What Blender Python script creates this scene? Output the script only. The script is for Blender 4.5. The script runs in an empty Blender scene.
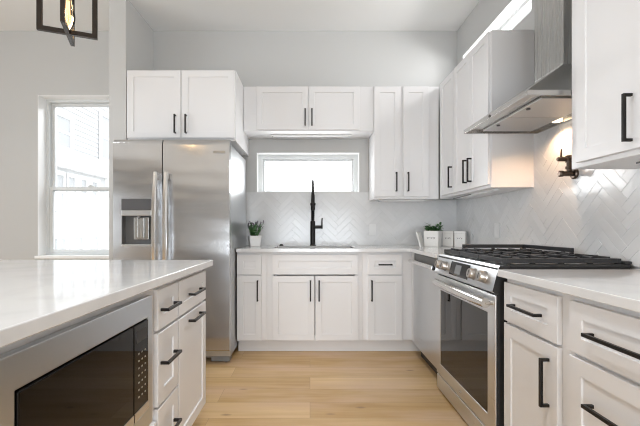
import bpy, bmesh, math, random
from mathutils import Vector, Matrix
R = math.radians
scene = bpy.context.scene
col = scene.collection

# ------------------------------------------------------------------ camera
cam_d = bpy.data.cameras.new('camera')
cam = bpy.data.objects.new('camera', cam_d)
col.objects.link(cam)
cam.location = (0, 0, 1.08)
cam.rotation_euler = (R(90), 0, 0)
cam_d.sensor_width = 36.0
cam_d.lens = 368.0 / 640.0 * 36.0
cam_d.shift_x = 10.0 / 640.0
cam_d.shift_y = 15.0 / 640.0
cam_d.clip_start = 0.02
scene.camera = cam

# ------------------------------------------------------------------ world, exposure
w = bpy.data.worlds.new('world'); scene.world = w
w.use_nodes = True
wn = w.node_tree.nodes
wn['Background'].inputs[0].default_value = (0.93, 0.97, 1.0, 1)
wn['Background'].inputs[1].default_value = 3.0
vs = scene.view_settings
vs.view_transform = 'Standard'; vs.look = 'None'; vs.exposure = -0.14; vs.gamma = 1.0
vs.use_curve_mapping = False
scene.cycles.use_denoising = True
try:
    scene.cycles.denoiser = 'OPENIMAGEDENOISE'
except Exception:
    pass
scene.cycles.filter_width = 1.1
scene.cycles.max_bounces = 10
scene.cycles.diffuse_bounces = 6
scene.cycles.glossy_bounces = 6
scene.cycles.transparent_max_bounces = 12
scene.cycles.caustics_reflective = False
scene.cycles.caustics_refractive = False
scene.cycles.sample_clamp_indirect = 6.0


def area(name, loc, rot, sx, sy, power, color=(1, 1, 1), spread=None):
    d = bpy.data.lights.new(name, 'AREA')
    d.shape = 'RECTANGLE'; d.size = sx; d.size_y = sy
    d.energy = power; d.color = color
    if spread:
        d.spread = R(spread)
    o = bpy.data.objects.new(name, d); col.objects.link(o)
    o.location = loc; o.rotation_euler = [R(a) for a in rot]
    return o


# fill lamps added at unseen rear and left glazing; daylight at the visible windows
area('fill_rear', (0.2, -3.92, 0.85), (90, 0, 0), 2.3, 1.4, 126, (0.86, 0.93, 1.0))
area('fill_left', (-4.92, 0.2, 1.15), (0, -90, 0), 1.3, 3.0, 84, (0.84, 0.92, 1.0))
area('daylight_left_window', (-1.9, 5.0, 3.25), (-52, 0, 25), 1.6, 0.9, 190, (0.97, 0.99, 1.0))
area('daylight_transom', (1.78, 2.95, 2.66), (0, 78, 0), 0.3, 1.0, 36, (1.0, 1.0, 1.0))
area('daylight_sink_window', (-0.02, 4.02, 1.60), (-104, 0, 0), 1.0, 0.4, 22, (0.97, 0.99, 1.0))

CEIL = 3.09
TOP = 0.905          # counter height

# ------------------------------------------------------------------ materials
MATS = {}


def new_mat(name):
    m = bpy.data.materials.new(name); m.use_nodes = True
    MATS[name] = m
    return m, m.node_tree.nodes, m.node_tree.links, m.node_tree.nodes['Principled BSDF']


def setp(b, **k):
    for key, v in k.items():
        b.inputs[key.replace('_', ' ')].default_value = v


def simple(name, rgb, rough=0.5, metal=0.0, bump=0.0, scale=60, var=0.0, **kw):
    m, n, l, b = new_mat(name)
    b.inputs['Base Color'].default_value = (*rgb, 1)
    b.inputs['Roughness'].default_value = rough
    b.inputs['Metallic'].default_value = metal
    tc = n.new('ShaderNodeTexCoord')
    no = n.new('ShaderNodeTexNoise'); no.inputs['Scale'].default_value = scale
    no.inputs['Detail'].default_value = 3
    l.new(tc.outputs['Object'], no.inputs['Vector'])
    if bump:
        bp = n.new('ShaderNodeBump'); bp.inputs['Strength'].default_value = bump
        bp.inputs['Distance'].default_value = 0.002
        l.new(no.outputs['Fac'], bp.inputs['Height']); l.new(bp.outputs['Normal'], b.inputs['Normal'])
    if var:
        mx = n.new('ShaderNodeMixRGB')
        mx.inputs[1].default_value = (*[c * (1 - var) for c in rgb], 1)
        mx.inputs[2].default_value = (*[min(1, c * (1 + var)) for c in rgb], 1)
        l.new(no.outputs['Fac'], mx.inputs[0]); l.new(mx.outputs[0], b.inputs['Base Color'])
    for k, v in kw.items():
        b.inputs[k].default_value = v
    return m


def brushed(name, rgb, rough=0.28, axis=2, amount=0.10, bump=0.03):
    """stainless steel with a fine grain; axis = the direction in which the grain runs"""
    m, n, l, b = new_mat(name)
    b.inputs['Metallic'].default_value = 1.0
    b.inputs['Base Color'].default_value = (*rgb, 1)
    tc = n.new('ShaderNodeTexCoord'); mp = n.new('ShaderNodeMapping')
    sc = [260, 260, 260]; sc[axis] = 3
    mp.inputs['Scale'].default_value = sc
    l.new(tc.outputs['Object'], mp.inputs['Vector'])
    no = n.new('ShaderNodeTexNoise'); no.inputs['Scale'].default_value = 1.0; no.inputs['Detail'].default_value = 4
    l.new(mp.outputs['Vector'], no.inputs['Vector'])
    rr = n.new('ShaderNodeMapRange')
    rr.inputs['To Min'].default_value = rough - amount / 2; rr.inputs['To Max'].default_value = rough + amount / 2
    l.new(no.outputs['Fac'], rr.inputs['Value']); l.new(rr.outputs['Result'], b.inputs['Roughness'])
    bp = n.new('ShaderNodeBump'); bp.inputs['Strength'].default_value = bump; bp.inputs['Distance'].default_value = 0.001
    l.new(no.outputs['Fac'], bp.inputs['Height']); l.new(bp.outputs['Normal'], b.inputs['Normal'])
    return m


M_WALL = simple('wall_paint', (0.53, 0.53, 0.522), 0.75, bump=0.04, scale=180)
M_CEIL = simple('ceiling_paint', (0.80, 0.805, 0.80), 0.85, bump=0.03, scale=180)
M_TRIM = simple('trim_paint', (0.86, 0.86, 0.855), 0.4)
M_CAB = simple('cabinet_paint', (0.73, 0.725, 0.73), 0.36, bump=0.015, scale=90)
M_CABIN = simple('cabinet_interior', (0.66, 0.62, 0.57), 0.6)
M_BLACK = simple('black_metal', (0.018, 0.016, 0.015), 0.38, 0.6)
M_IRON = simple('cast_iron', (0.028, 0.028, 0.030), 0.36, 0.2, bump=0.2, scale=300)
M_DARK = simple('dark_plastic', (0.025, 0.024, 0.024), 0.45)
M_GREY = simple('grey_plastic', (0.16, 0.16, 0.16), 0.4)
M_STEEL = brushed('stainless_steel', (0.66, 0.67, 0.68), 0.28, 0, .03, .0)
M_STEELM = brushed('stainless_trim', (0.58, 0.615, 0.65), 0.32, 0, .05, .0)
M_HANDLE = simple('handle_steel', (0.82, 0.81, 0.80), 0.20, 1.0)
M_KNOB = simple('knob_steel', (0.50, 0.47, 0.44), 0.30, 1.0)
M_MWGLASS = simple('smoked_glass', (0.006, 0.005, 0.0045), 0.03)
M_MWGLASS.node_tree.nodes['Principled BSDF'].inputs['Specular IOR Level'].default_value = 0.22
M_FRIDGE = brushed('stainless_fridge', (0.53, 0.535, 0.545), 0.22, 0)
def wavy(m, scale, strength, dist, aniso):
    n = m.node_tree.nodes; l = m.node_tree.links; b = n['Principled BSDF']
    tc = n.new('ShaderNodeTexCoord'); mp = n.new('ShaderNodeMapping'); mp.inputs['Scale'].default_value = scale
    l.new(tc.outputs['Object'], mp.inputs['Vector'])
    no = n.new('ShaderNodeTexNoise'); no.inputs['Scale'].default_value = 1.0; no.inputs['Detail'].default_value = 1
    l.new(mp.outputs['Vector'], no.inputs['Vector'])
    bp = n.new('ShaderNodeBump'); bp.inputs['Strength'].default_value = strength; bp.inputs['Distance'].default_value = dist
    old = b.inputs['Normal'].links[0].from_socket
    l.new(no.outputs['Fac'], bp.inputs['Height']); l.new(old, bp.inputs['Normal']); l.new(bp.outputs['Normal'], b.inputs['Normal'])
    b.inputs['Anisotropic'].default_value = aniso
    tg = n.new('ShaderNodeTangent'); tg.direction_type = 'RADIAL'; tg.axis = 'Z'
    l.new(tg.outputs['Tangent'], b.inputs['Tangent'])


wavy(M_FRIDGE, (1.5, 1.5, 5.0), 0.5, 0.02, 0.5)
M_SIDE = simple('fridge_side_paint', (0.50, 0.51, 0.52), 0.28, 0.85)
M_STEELV = brushed('stainless_vertical', (0.45, 0.445, 0.43), 0.28, 2, .16, .08)
M_HOOD = brushed('stainless_hood', (0.50, 0.49, 0.475), 0.26, 1)
M_CHROME = simple('polished_steel', (0.72, 0.70, 0.67), 0.14, 1.0)
M_BLKGLASS = simple('black_glass', (0.006, 0.005, 0.0045), 0.03, 0.0)
M_BLKGLASS.node_tree.nodes['Principled BSDF'].inputs['Specular IOR Level'].default_value = 0.5
M_BRONZE = simple('dark_bronze', (0.10, 0.075, 0.06), 0.28, 0.9)
M_FRAME = simple('lantern_bronze', (0.035, 0.027, 0.022), 0.27, 0.6)
M_POT = simple('white_ceramic', (0.82, 0.81, 0.79), 0.4, bump=0.1, scale=40)
M_SIGN = simple('white_washed_wood', (0.80, 0.785, 0.76), 0.55, var=0.05, scale=30)
M_LETTER = simple('grey_lettering', (0.16, 0.15, 0.15), 0.6)
M_SOIL = simple('soil', (0.05, 0.035, 0.025), 0.9, bump=0.6, scale=120)
M_OUT = simple('outlet_plastic', (0.70, 0.70, 0.695), 0.35)
M_VINYL = simple('window_vinyl', (0.68, 0.70, 0.705), 0.35)
M_SIDING = simple('white_siding', (0.57, 0.575, 0.58), 0.7)
M_EXTTRIM = simple('exterior_trim', (0.88, 0.88, 0.88), 0.6)
M_EXTWIN = simple('exterior_glass', (0.42, 0.43, 0.44), 0.25)
M_GROUND = simple('concrete_ground', (0.62, 0.61, 0.59), 0.9, bump=0.2, scale=30, var=0.05)
M_SHRUB = simple('shrub_leaves', (0.22, 0.30, 0.20), 0.7, var=0.3, scale=20)
M_PANEL = simple('hood_filter_steel', (0.55, 0.54, 0.52), 0.33, 1.0)


def emit(name, rgb, s):
    m = bpy.data.materials.new(name); m.use_nodes = True
    n = m.node_tree.nodes; n.clear()
    e = n.new('ShaderNodeEmission'); o = n.new('ShaderNodeOutputMaterial')
    e.inputs[0].default_value = (*rgb, 1); e.inputs[1].default_value = s
    m.node_tree.links.new(e.outputs[0], o.inputs[0])
    return m


M_LAMP = emit('lamp_lens', (1.0, 0.93, 0.82), 9)
M_HOODLAMP = emit('hood_lamp_lens', (1.0, 0.78, 0.52), 4)
M_FIL = emit('filament', (1.0, 0.62, 0.28), 3.5)
M_LED = emit('led_digits', (0.75, 0.85, 0.9), 0.5)


def glass_mat(name, tint=(1, 1, 1), refl=0.6):
    m = bpy.data.materials.new(name); m.use_nodes = True
    n = m.node_tree.nodes; l = m.node_tree.links; n.clear()
    t = n.new('ShaderNodeBsdfTransparent'); t.inputs[0].default_value = (*tint, 1)
    g = n.new('ShaderNodeBsdfGlossy'); g.inputs['Roughness'].default_value = 0.02
    f = n.new('ShaderNodeFresnel'); f.inputs[0].default_value = 1.45
    mu = n.new('ShaderNodeMath'); mu.operation = 'MULTIPLY'; mu.inputs[1].default_value = refl
    x = n.new('ShaderNodeMixShader'); o = n.new('ShaderNodeOutputMaterial')
    l.new(f.outputs[0], mu.inputs[0]); l.new(mu.outputs[0], x.inputs[0])
    l.new(t.outputs[0], x.inputs[1]); l.new(g.outputs[0], x.inputs[2]); l.new(x.outputs[0], o.inputs[0])
    return m


M_GLASS = glass_mat('window_glass')
M_BULB = glass_mat('bulb_glass', (1.0, 0.93, 0.82), 1.0)

# quartz
m, n, l, b = new_mat('white_quartz')
tc = n.new('ShaderNodeTexCoord')
n1 = n.new('ShaderNodeTexNoise'); n1.inputs['Scale'].default_value = 3; n1.inputs['Detail'].default_value = 6
n1.inputs['Distortion'].default_value = 1.5
l.new(tc.outputs['Object'], n1.inputs['Vector'])
cr = n.new('ShaderNodeValToRGB')
cr.color_ramp.elements[0].position = 0.35; cr.color_ramp.elements[0].color = (0.63, 0.63, 0.63, 1)
cr.color_ramp.elements[1].position = 0.6; cr.color_ramp.elements[1].color = (0.68, 0.68, 0.68, 1)
l.new(n1.outputs['Fac'], cr.inputs[0]); l.new(cr.outputs[0], b.inputs['Base Color'])
b.inputs['Roughness'].default_value = 0.09
M_QUARTZ = m

# oak floor: planks run along X
m, n, l, b = new_mat('oak_planks')
tc = n.new('ShaderNodeTexCoord')
br = n.new('ShaderNodeTexBrick')
br.offset = 0.37; br.offset_frequency = 2; br.squash = 1.0
br.inputs['Scale'].default_value = 1.0
br.inputs['Mortar Size'].default_value = 0.0012
br.inputs['Mortar Smooth'].default_value = 0.2
br.inputs['Bias'].default_value = 0.0
br.inputs['Brick Width'].default_value = 1.55
br.inputs['Row Height'].default_value = 0.19
br.inputs['Color1'].default_value = (0, 0, 0, 1); br.inputs['Color2'].default_value = (1, 1, 1, 1)
br.inputs['Mortar'].default_value = (0.5, 0.5, 0.5, 1)
l.new(tc.outputs['Object'], br.inputs['Vector'])
mp = n.new('ShaderNodeMapping'); mp.inputs['Scale'].default_value = (1.6, 22, 1)
l.new(tc.outputs['Object'], mp.inputs['Vector'])
ad = n.new('ShaderNodeVectorMath'); ad.operation = 'MULTIPLY_ADD'
ad.inputs[1].default_value = (7, 13, 5)
l.new(br.outputs['Color'], ad.inputs[0]); l.new(mp.outputs['Vector'], ad.inputs[2])
gr = n.new('ShaderNodeTexNoise'); gr.inputs['Scale'].default_value = 1.0; gr.inputs['Detail'].default_value = 6
gr.inputs['Distortion'].default_value = 0.6
l.new(ad.outputs[0], gr.inputs['Vector'])
cl = n.new('ShaderNodeTexNoise'); cl.inputs['Scale'].default_value = 2.2; cl.inputs['Detail'].default_value = 3
l.new(tc.outputs['Object'], cl.inputs['Vector'])
c1 = n.new('ShaderNodeValToRGB')
c1.color_ramp.elements[0].position = 0.32; c1.color_ramp.elements[0].color = (0.45, 0.275, 0.108, 1)
c1.color_ramp.elements[1].position = 0.70; c1.color_ramp.elements[1].color = (0.68, 0.485, 0.265, 1)
mixv = n.new('ShaderNodeMixRGB'); mixv.inputs[0].default_value = 0.36
l.new(gr.outputs['Fac'], mixv.inputs[1]); l.new(br.outputs['Color'], mixv.inputs[2])
mixw = n.new('ShaderNodeMixRGB'); mixw.inputs[0].default_value = 0.25
l.new(mixv.outputs[0], mixw.inputs[1]); l.new(cl.outputs['Fac'], mixw.inputs[2])
l.new(mixw.outputs[0], c1.inputs[0])
pk = n.new('ShaderNodeMixRGB'); pk.inputs[2].default_value = (0.60, 0.415, 0.275, 1)
pr = n.new('ShaderNodeMapRange'); pr.inputs['From Min'].default_value = 0.45; pr.inputs['From Max'].default_value = 0.70
pr.inputs['To Max'].default_value = 0.85
pn = n.new('ShaderNodeTexNoise'); pn.inputs['Scale'].default_value = 1.0; pn.inputs['Detail'].default_value = 4
mpk = n.new('ShaderNodeMapping'); mpk.inputs['Scale'].default_value = (1.3, 5.5, 1)
l.new(tc.outputs['Object'], mpk.inputs['Vector']); l.new(mpk.outputs['Vector'], pn.inputs['Vector'])
l.new(pn.outputs['Fac'], pr.inputs['Value']); l.new(pr.outputs['Result'], pk.inputs[0]); l.new(c1.outputs[0], pk.inputs[1])
# knots
vo = n.new('ShaderNodeTexVoronoi'); vo.inputs['Scale'].default_value = 1.0
mk = n.new('ShaderNodeMapping'); mk.inputs['Scale'].default_value = (2.8, 7.0, 1)
l.new(tc.outputs['Object'], mk.inputs['Vector']); l.new(mk.outputs['Vector'], vo.inputs['Vector'])
kr = n.new('ShaderNodeMapRange'); kr.inputs['From Min'].default_value = 0.03; kr.inputs['From Max'].default_value = 0.11
kr.inputs['To Min'].default_value = 0.75; kr.inputs['To Max'].default_value = 0.0
l.new(vo.outputs['Distance'], kr.inputs['Value'])
kx = n.new('ShaderNodeMixRGB'); kx.inputs[2].default_value = (0.24, 0.14, 0.075, 1)
l.new(kr.outputs['Result'], kx.inputs[0]); l.new(pk.outputs[0], kx.inputs[1])
gx = n.new('ShaderNodeMixRGB'); gx.inputs[2].default_value = (0.30, 0.19, 0.11, 1)
gm = n.new('ShaderNodeMath'); gm.operation = 'MULTIPLY'; gm.inputs[1].default_value = 0.9
l.new(br.outputs['Fac'], gm.inputs[0]); l.new(gm.outputs[0], gx.inputs[0])
l.new(kx.outputs[0], gx.inputs[1]); l.new(gx.outputs[0], b.inputs['Base Color'])
b.inputs['Roughness'].default_value = 0.36
M_FLOOR = m

# glazed tile
m, n, l, b = new_mat('glazed_tile')
tc = n.new('ShaderNodeTexCoord')
n1 = n.new('ShaderNodeTexNoise'); n1.inputs['Scale'].default_value = 7; n1.inputs['Detail'].default_value = 5
n1.inputs['Distortion'].default_value = 2.0
l.new(tc.outputs['Object'], n1.inputs['Vector'])
at = n.new('ShaderNodeAttribute'); at.attribute_name = 'tile_tone'
mx = n.new('ShaderNodeMixRGB'); mx.inputs[0].default_value = 0.5
l.new(n1.outputs['Fac'], mx.inputs[1]); l.new(at.outputs['Color'], mx.inputs[2])
cr = n.new('ShaderNodeValToRGB')
cr.color_ramp.elements[0].position = 0.25; cr.color_ramp.elements[0].color = (0.66, 0.66, 0.66, 1)
cr.color_ramp.elements[1].position = 0.7; cr.color_ramp.elements[1].color = (0.70, 0.70, 0.70, 1)
l.new(mx.outputs[0], cr.inputs[0]); l.new(cr.outputs[0], b.inputs['Base Color'])
b.inputs['Roughness'].default_value = 0.16
n2 = n.new('ShaderNodeTexNoise'); n2.inputs['Scale'].default_value = 14; n2.inputs['Detail'].default_value = 2
l.new(tc.outputs['Object'], n2.inputs['Vector'])
bp = n.new('ShaderNodeBump'); bp.inputs['Strength'].default_value = 0.25; bp.inputs['Distance'].default_value = 0.004
l.new(n2.outputs['Fac'], bp.inputs['Height']); l.new(bp.outputs['Normal'], b.inputs['Normal'])
M_TILE = m

# plant leaves
m, n, l, b = new_mat('plant_leaves')
oi = n.new('ShaderNodeTexNoise'); oi.inputs['Scale'].default_value = 25
tc = n.new('ShaderNodeTexCoord'); l.new(tc.outputs['Object'], oi.inputs['Vector'])
cr = n.new('ShaderNodeValToRGB')
cr.color_ramp.elements[0].position = 0.35; cr.color_ramp.elements[0].color = (0.03, 0.09, 0.03, 1)
cr.color_ramp.elements[1].position = 0.65; cr.color_ramp.elements[1].color = (0.10, 0.26, 0.07, 1)
l.new(oi.outputs['Fac'], cr.inputs[0]); l.new(cr.outputs[0], b.inputs['Base Color'])
b.inputs['Roughness'].default_value = 0.5
M_LEAF = m
M_LAV = simple('dusky_leaf_tips', (0.16, 0.14, 0.17), 0.7)


# ------------------------------------------------------------------ mesh helpers
def BM():
    return bmesh.new()


def obj(name, bm, mat, parent=None, bevel=0.0, seg=2, loc=None, rotz=0, angle=32):
    me = bpy.data.meshes.new(name)
    bmesh.ops.recalc_face_normals(bm, faces=bm.faces)
    bm.to_mesh(me); bm.free()
    me.polygons.foreach_set('use_smooth', [True] * len(me.polygons))
    me.set_sharp_from_angle(angle=R(angle))
    mats = mat if isinstance(mat, (list, tuple)) else [mat]
    for mm in mats:
        me.materials.append(mm)
    o = bpy.data.objects.new(name, me); col.objects.link(o)
    if loc is not None:
        o.location = loc
    o.rotation_euler = (0, 0, rotz)
    if parent:
        o.parent = parent
    if bevel:
        md = o.modifiers.new('bevel', 'BEVEL'); md.width = bevel; md.segments = seg
        md.limit_method = 'ANGLE'; md.angle_limit = R(32); md.harden_normals = True
    return o


def thing(name, label, cat, loc=(0, 0, 0), rotz=0, group=None):
    o = bpy.data.objects.new(name, None); col.objects.link(o)
    o.empty_display_size = 0.1
    o.location = loc; o.rotation_euler = (0, 0, rotz)
    o['label'] = label; o['category'] = cat
    if group:
        o['group'] = group
    return o


def tag(o, label, cat, group=None):
    o['label'] = label; o['category'] = cat
    if group:
        o['group'] = group
    return o


def structure(o):
    o['kind'] = 'structure'
    return o


def quad(bm, pts, mi=0):
    f = bm.faces.new([bm.verts.new(p) for p in pts]); f.material_index = mi
    return f


def box(bm, x0, x1, y0, y1, z0, z1, mi=0):
    x0, x1 = sorted((x0, x1)); y0, y1 = sorted((y0, y1)); z0, z1 = sorted((z0, z1))
    v = [bm.verts.new(p) for p in ((x0, y0, z0), (x1, y0, z0), (x1, y1, z0), (x0, y1, z0),
                                   (x0, y0, z1), (x1, y0, z1), (x1, y1, z1), (x0, y1, z1))]
    for idx in ((0, 3, 2, 1), (4, 5, 6, 7), (0, 1, 5, 4), (1, 2, 6, 5), (2, 3, 7, 6), (3, 0, 4, 7)):
        f = bm.faces.new([v[i] for i in idx]); f.material_index = mi
    return v


def tube(bm, pts, rad, seg=12, cap=True, mi=0):
    """swept round tube through pts; rad is a number or a list"""
    pts = [Vector(p) for p in pts]
    if not isinstance(rad, (list, tuple)):
        rad = [rad] * len(pts)
    rings = []
    up = None
    for i, p in enumerate(pts):
        if i == 0:
            d = pts[1] - pts[0]
        elif i == len(pts) - 1:
            d = pts[-1] - pts[-2]
        else:
            d = (pts[i + 1] - p).normalized() + (p - pts[i - 1]).normalized()
        d.normalize()
        if up is None:
            up = Vector((0, 0, 1)) if abs(d.z) < 0.9 else Vector((1, 0, 0))
        a = d.cross(up)
        if a.length < 1e-4:
            a = d.orthogonal()
        a.normalize(); bb = a.cross(d).normalized(); up = bb
        rings.append([bm.verts.new(p + (a * math.cos(t) + bb * math.sin(t)) * rad[i])
                      for t in [2 * math.pi * k / seg for k in range(seg)]])
    for r0, r1 in zip(rings, rings[1:]):
        for k in range(seg):
            f = bm.faces.new((r0[k], r0[(k + 1) % seg], r1[(k + 1) % seg], r1[k])); f.material_index = mi
    if cap:
        bm.faces.new(list(reversed(rings[0]))).material_index = mi
        bm.faces.new(rings[-1]).material_index = mi
    return rings


def lathe(bm, prof, seg=32, c=(0, 0, 0), mi=0):
    """profile of (radius, z) turned about the vertical through c"""
    rings = []
    for r, z in prof:
        if r < 1e-5:
            rings.append([bm.verts.new((c[0], c[1], c[2] + z))])
        else:
            rings.append([bm.verts.new((c[0] + r * math.cos(2 * math.pi * k / seg), c[1] + r * math.sin(2 * math.pi * k / seg), c[2] + z))
                          for k in range(seg)])
    for a, bq in zip(rings, rings[1:]):
        for k in range(seg):
            k2 = (k + 1) % seg
            if len(a) == 1 and len(bq) == 1:
                continue
            if len(a) == 1:
                f = bm.faces.new((a[0], bq[k2], bq[k]))
            elif len(bq) == 1:
                f = bm.faces.new((a[k], a[k2], bq[0]))
            else:
                f = bm.faces.new((a[k], a[k2], bq[k2], bq[k]))
            f.material_index = mi


def plate(bm, us, vs_, holes, w0, w1, mp):
    """slab over the grid us x vs_ with cells left out; mp(u, v, w) -> point"""
    us = sorted(us); vs_ = sorted(vs_)
    nu, nv = len(us) - 1, len(vs_) - 1
    full = lambda i, j: 0 <= i < nu and 0 <= j < nv and not any(
        h[0] - 1e-6 <= (us[i] + us[i + 1]) / 2 <= h[1] + 1e-6 and h[2] - 1e-6 <= (vs_[j] + vs_[j + 1]) / 2 <= h[3] + 1e-6 for h in holes)
    cache = {}

    def V(i, j, k):
        if (i, j, k) not in cache:
            cache[(i, j, k)] = bm.verts.new(mp(us[i], vs_[j], (w0, w1)[k]))
        return cache[(i, j, k)]
    for i in range(nu):
        for j in range(nv):
            if not full(i, j):
                continue
            bm.faces.new((V(i, j, 0), V(i, j + 1, 0), V(i + 1, j + 1, 0), V(i + 1, j, 0)))
            bm.faces.new((V(i, j, 1), V(i + 1, j, 1), V(i + 1, j + 1, 1), V(i, j + 1, 1)))
            for di, dj, a, c in ((-1, 0, (i, j), (i, j + 1)), (1, 0, (i + 1, j), (i + 1, j + 1)),
                                 (0, -1, (i, j), (i + 1, j)), (0, 1, (i, j + 1), (i + 1, j + 1))):
                if not full(i + di, j + dj):
                    bm.faces.new((V(*a, 0), V(*c, 0), V(*c, 1), V(*a, 1)))


def frame_bars(bm, x0, x1, z0, z1, y0, y1, t, tb=None):
    """rectangular frame of four bars facing -Y, mitred by butt joints"""
    tb = tb or t
    plate(bm, [x0, x0 + t, x1 - t, x1], [z0, z0 + tb, z1 - tb, z1], [(x0 + t, x1 - t, z0 + tb, z1 - tb)], y0, y1,
          lambda u, v, w_: (u, w_, v))


XZ = lambda u, v, w_: (u, w_, v)
YZ = lambda u, v, w_: (w_, u, v)
XY = lambda u, v, w_: (u, v, w_)

# ------------------------------------------------------------------ the room
XR = 1.50           # right wall
YB = 3.75           # back wall
XL, YR = -5.0, -4.0

bm = BM(); box(bm, XL - .2, XR + .2, YR - .2, YB + .2, -0.15, 0)
structure(obj('floor', bm, M_FLOOR))
bm = BM(); box(bm, XL - .2, XR + .2, YR - .2, YB + .2, CEIL, CEIL + .15)
structure(obj('ceiling', bm, M_CEIL))

W1 = (-2.775, -1.83, 0.785, 2.436)         # large window, left of the partition
W2 = (-0.543, 0.503, 1.445, 1.848)         # window over the sink
W3 = (2.487, 3.61, 2.548, 2.77)            # transom in the right wall (Y range)
bm = BM()
plate(bm, [XL, W1[0], W1[1], W2[0], W2[1], XR], [0, W1[2], W2[2], W2[3], W1[3], CEIL], [W1, W2], YB, YB + .2, XZ)
structure(obj('wall_back', bm, M_WALL))
bm = BM()
plate(bm, [YR, W3[0], W3[1], YB + .2], [0, W3[2], W3[3], CEIL], [W3], XR, XR + .2, YZ)
structure(obj('wall_right', bm, M_WALL))
bm = BM()
plate(bm, [YR, -1.3, 1.7, YB + .2], [0, .45, 2.65, CEIL], [(-1.3, 1.7, .45, 2.65)], XL - .2, XL, YZ)
structure(obj('wall_left', bm, M_WALL))
bm = BM()
plate(bm, [XL, -1.0, 1.4, XR], [0, .10, 2.6, CEIL], [(-1.0, 1.4, .10, 2.6)], YR - .2, YR, XZ)
structure(obj('wall_rear', bm, simple('rear_wall_toned', (0.42, 0.42, 0.42), 0.75)))  # unseen wall, toned darker to keep the fridge reflection grey
bm = BM(); box(bm, -1.742, -1.595, 3.19, YB, 0, CEIL)
structure(obj('wall_partition', bm, M_WALL))

bm = BM(); box(bm, XL, -1.742, YB - .014, YB, 0, .13)
structure(obj('baseboard_back', bm, M_TRIM, bevel=.004))
bm = BM(); box(bm, -1.756, -1.742, 3.19, YB - .014, 0, .13); box(bm, -1.756, -1.595, 3.176, 3.19, 0, .13)
structure(obj('baseboard_partition', bm, M_TRIM, bevel=.004))
bm = BM(); box(bm, XL, XL + .014, YR, YB - .014, 0, .13)
structure(obj('baseboard_left', bm, M_TRIM, bevel=.004))


# --- windows
def win_empty(name):
    o = bpy.data.objects.new(name, None); col.objects.link(o)
    o['kind'] = 'structure'
    return o


def win_part(name, bm, mat, par, bevel=0):
    return obj(name, bm, mat, par, bevel=bevel)


we = win_empty('window_1')
x0, x1, z0, z1 = W1
bm = BM(); frame_bars(bm, x0 + .002, x1 - .002, z0 + .002, z1 - .002, 3.865, 3.945, .034)
win_part('outer_frame', bm, M_VINYL, we, .004)
zm = 1.492
bm = BM(); frame_bars(bm, x0 + .036, x1 - .036, zm - .022, z1 - .036, 3.905, 3.940, .030)
win_part('upper_sash', bm, M_VINYL, we, .003)
bm = BM(); frame_bars(bm, x0 + .036, x1 - .036, z0 + .036, zm + .022, 3.868, 3.903, .034)
win_part('lower_sash', bm, M_VINYL, we, .003)
bm = BM(); box(bm, x0 + .066, x1 - .066, 3.920, 3.924, zm + .008, z1 - .066)
win_part('upper_pane', bm, M_GLASS, we)
bm = BM(); box(bm, x0 + .07, x1 - .07, 3.884, 3.888, z0 + .07, zm - .012)
win_part('lower_pane', bm, M_GLASS, we)
bm = BM(); box(bm, -2.32, -2.26, 3.845, 3.868, zm + .018, zm + .032); box(bm, -2.30, -2.275, 3.835, 3.85, zm + .028, zm + .038)
win_part('sash_lock', bm, M_VINYL, we, .002)
# white drywall returns and sill of the opening
bm = BM()
box(bm, x0, x0 + .006, YB + .001, 3.865, z0 + .014, z1); box(bm, x1 - .006, x1, YB + .001, 3.865, z0 + .014, z1)
box(bm, x0 + .006, x1 - .006, YB + .001, 3.865, z1 - .006, z1)
win_part('jamb', bm, M_TRIM, we)
bm = BM(); box(bm, x0 - .02, x1 + .02, YB - .02, YB, z0 - .016, z0 + .012); box(bm, x0, x1, YB, 3.865, z0, z0 + .012)
win_part('sill', bm, M_TRIM, we, .003)

we = win_empty('window_2')
x0, x1, z0, z1 = W2
bm = BM(); plate(bm, [x0 + .002, x0 + .05, x1 - .05, x1 - .002], [z0 + .002, z0 + .012, z1 - .05, z1 - .002],
                 [(x0 + .05, x1 - .05, z0 + .012, z1 - .05)], 3.835, 3.92, XZ)
win_part('outer_frame', bm, M_VINYL, we, .004)
bm = BM(); plate(bm, [x0 + .051, x0 + .07, x1 - .07, x1 - .051], [z0 + .0125, z0 + .022, z1 - .07, z1 - .051],
                 [(x0 + .07, x1 - .07, z0 + .022, z1 - .07)], 3.86, 3.90, XZ)
win_part('sash', bm, M_VINYL, we, .003)
bm = BM(); box(bm, x0 + .06, x1 - .06, 3.878, 3.882, z0 + .018, z1 - .06)
win_part('pane', bm, M_GLASS, we)
bm = BM()
box(bm, x0, x0 + .006, YB - .004, 3.835, z0 + .006, z1); box(bm, x1 - .006, x1, YB - .004, 3.835, z0 + .006, z1)
box(bm, x0 + .006, x1 - .006, YB - .004, 3.835, z1 - .006, z1); box(bm, x0, x1, YB - .004, 3.835, z0, z0 + .006)
win_part('jamb', bm, M_TRIM, we)

we = win_empty('window_3')
y0, y1, z0, z1 = W3
bm = BM(); plate(bm, [y0 + .002, y0 + .04, y1 - .04, y1 - .002], [z0 + .002, z0 + .035, z1 - .035, z1 - .002],
                 [(y0 + .04, y1 - .04, z0 + .035, z1 - .035)], 1.60, 1.67, YZ)
win_part('outer_frame', bm, M_VINYL, we, .004)
bm = BM(); box(bm, 1.633, 1.637, y0 + .035, y1 - .035, z0 + .03, z1 - .03)
win_part('pane', bm, M_GLASS, we)
bm = BM()
box(bm, XR - .002, 1.60, y0, y0 + .006, z0, z1); box(bm, XR - .002, 1.60, y1 - .006, y1, z0, z1)
box(bm, XR - .002, 1.60, y0 + .006, y1 - .006, z1 - .006, z1); box(bm, XR - .002, 1.60, y0 + .006, y1 - .006, z0, z0 + .006)
win_part('jamb', bm, M_TRIM, we)

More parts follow.
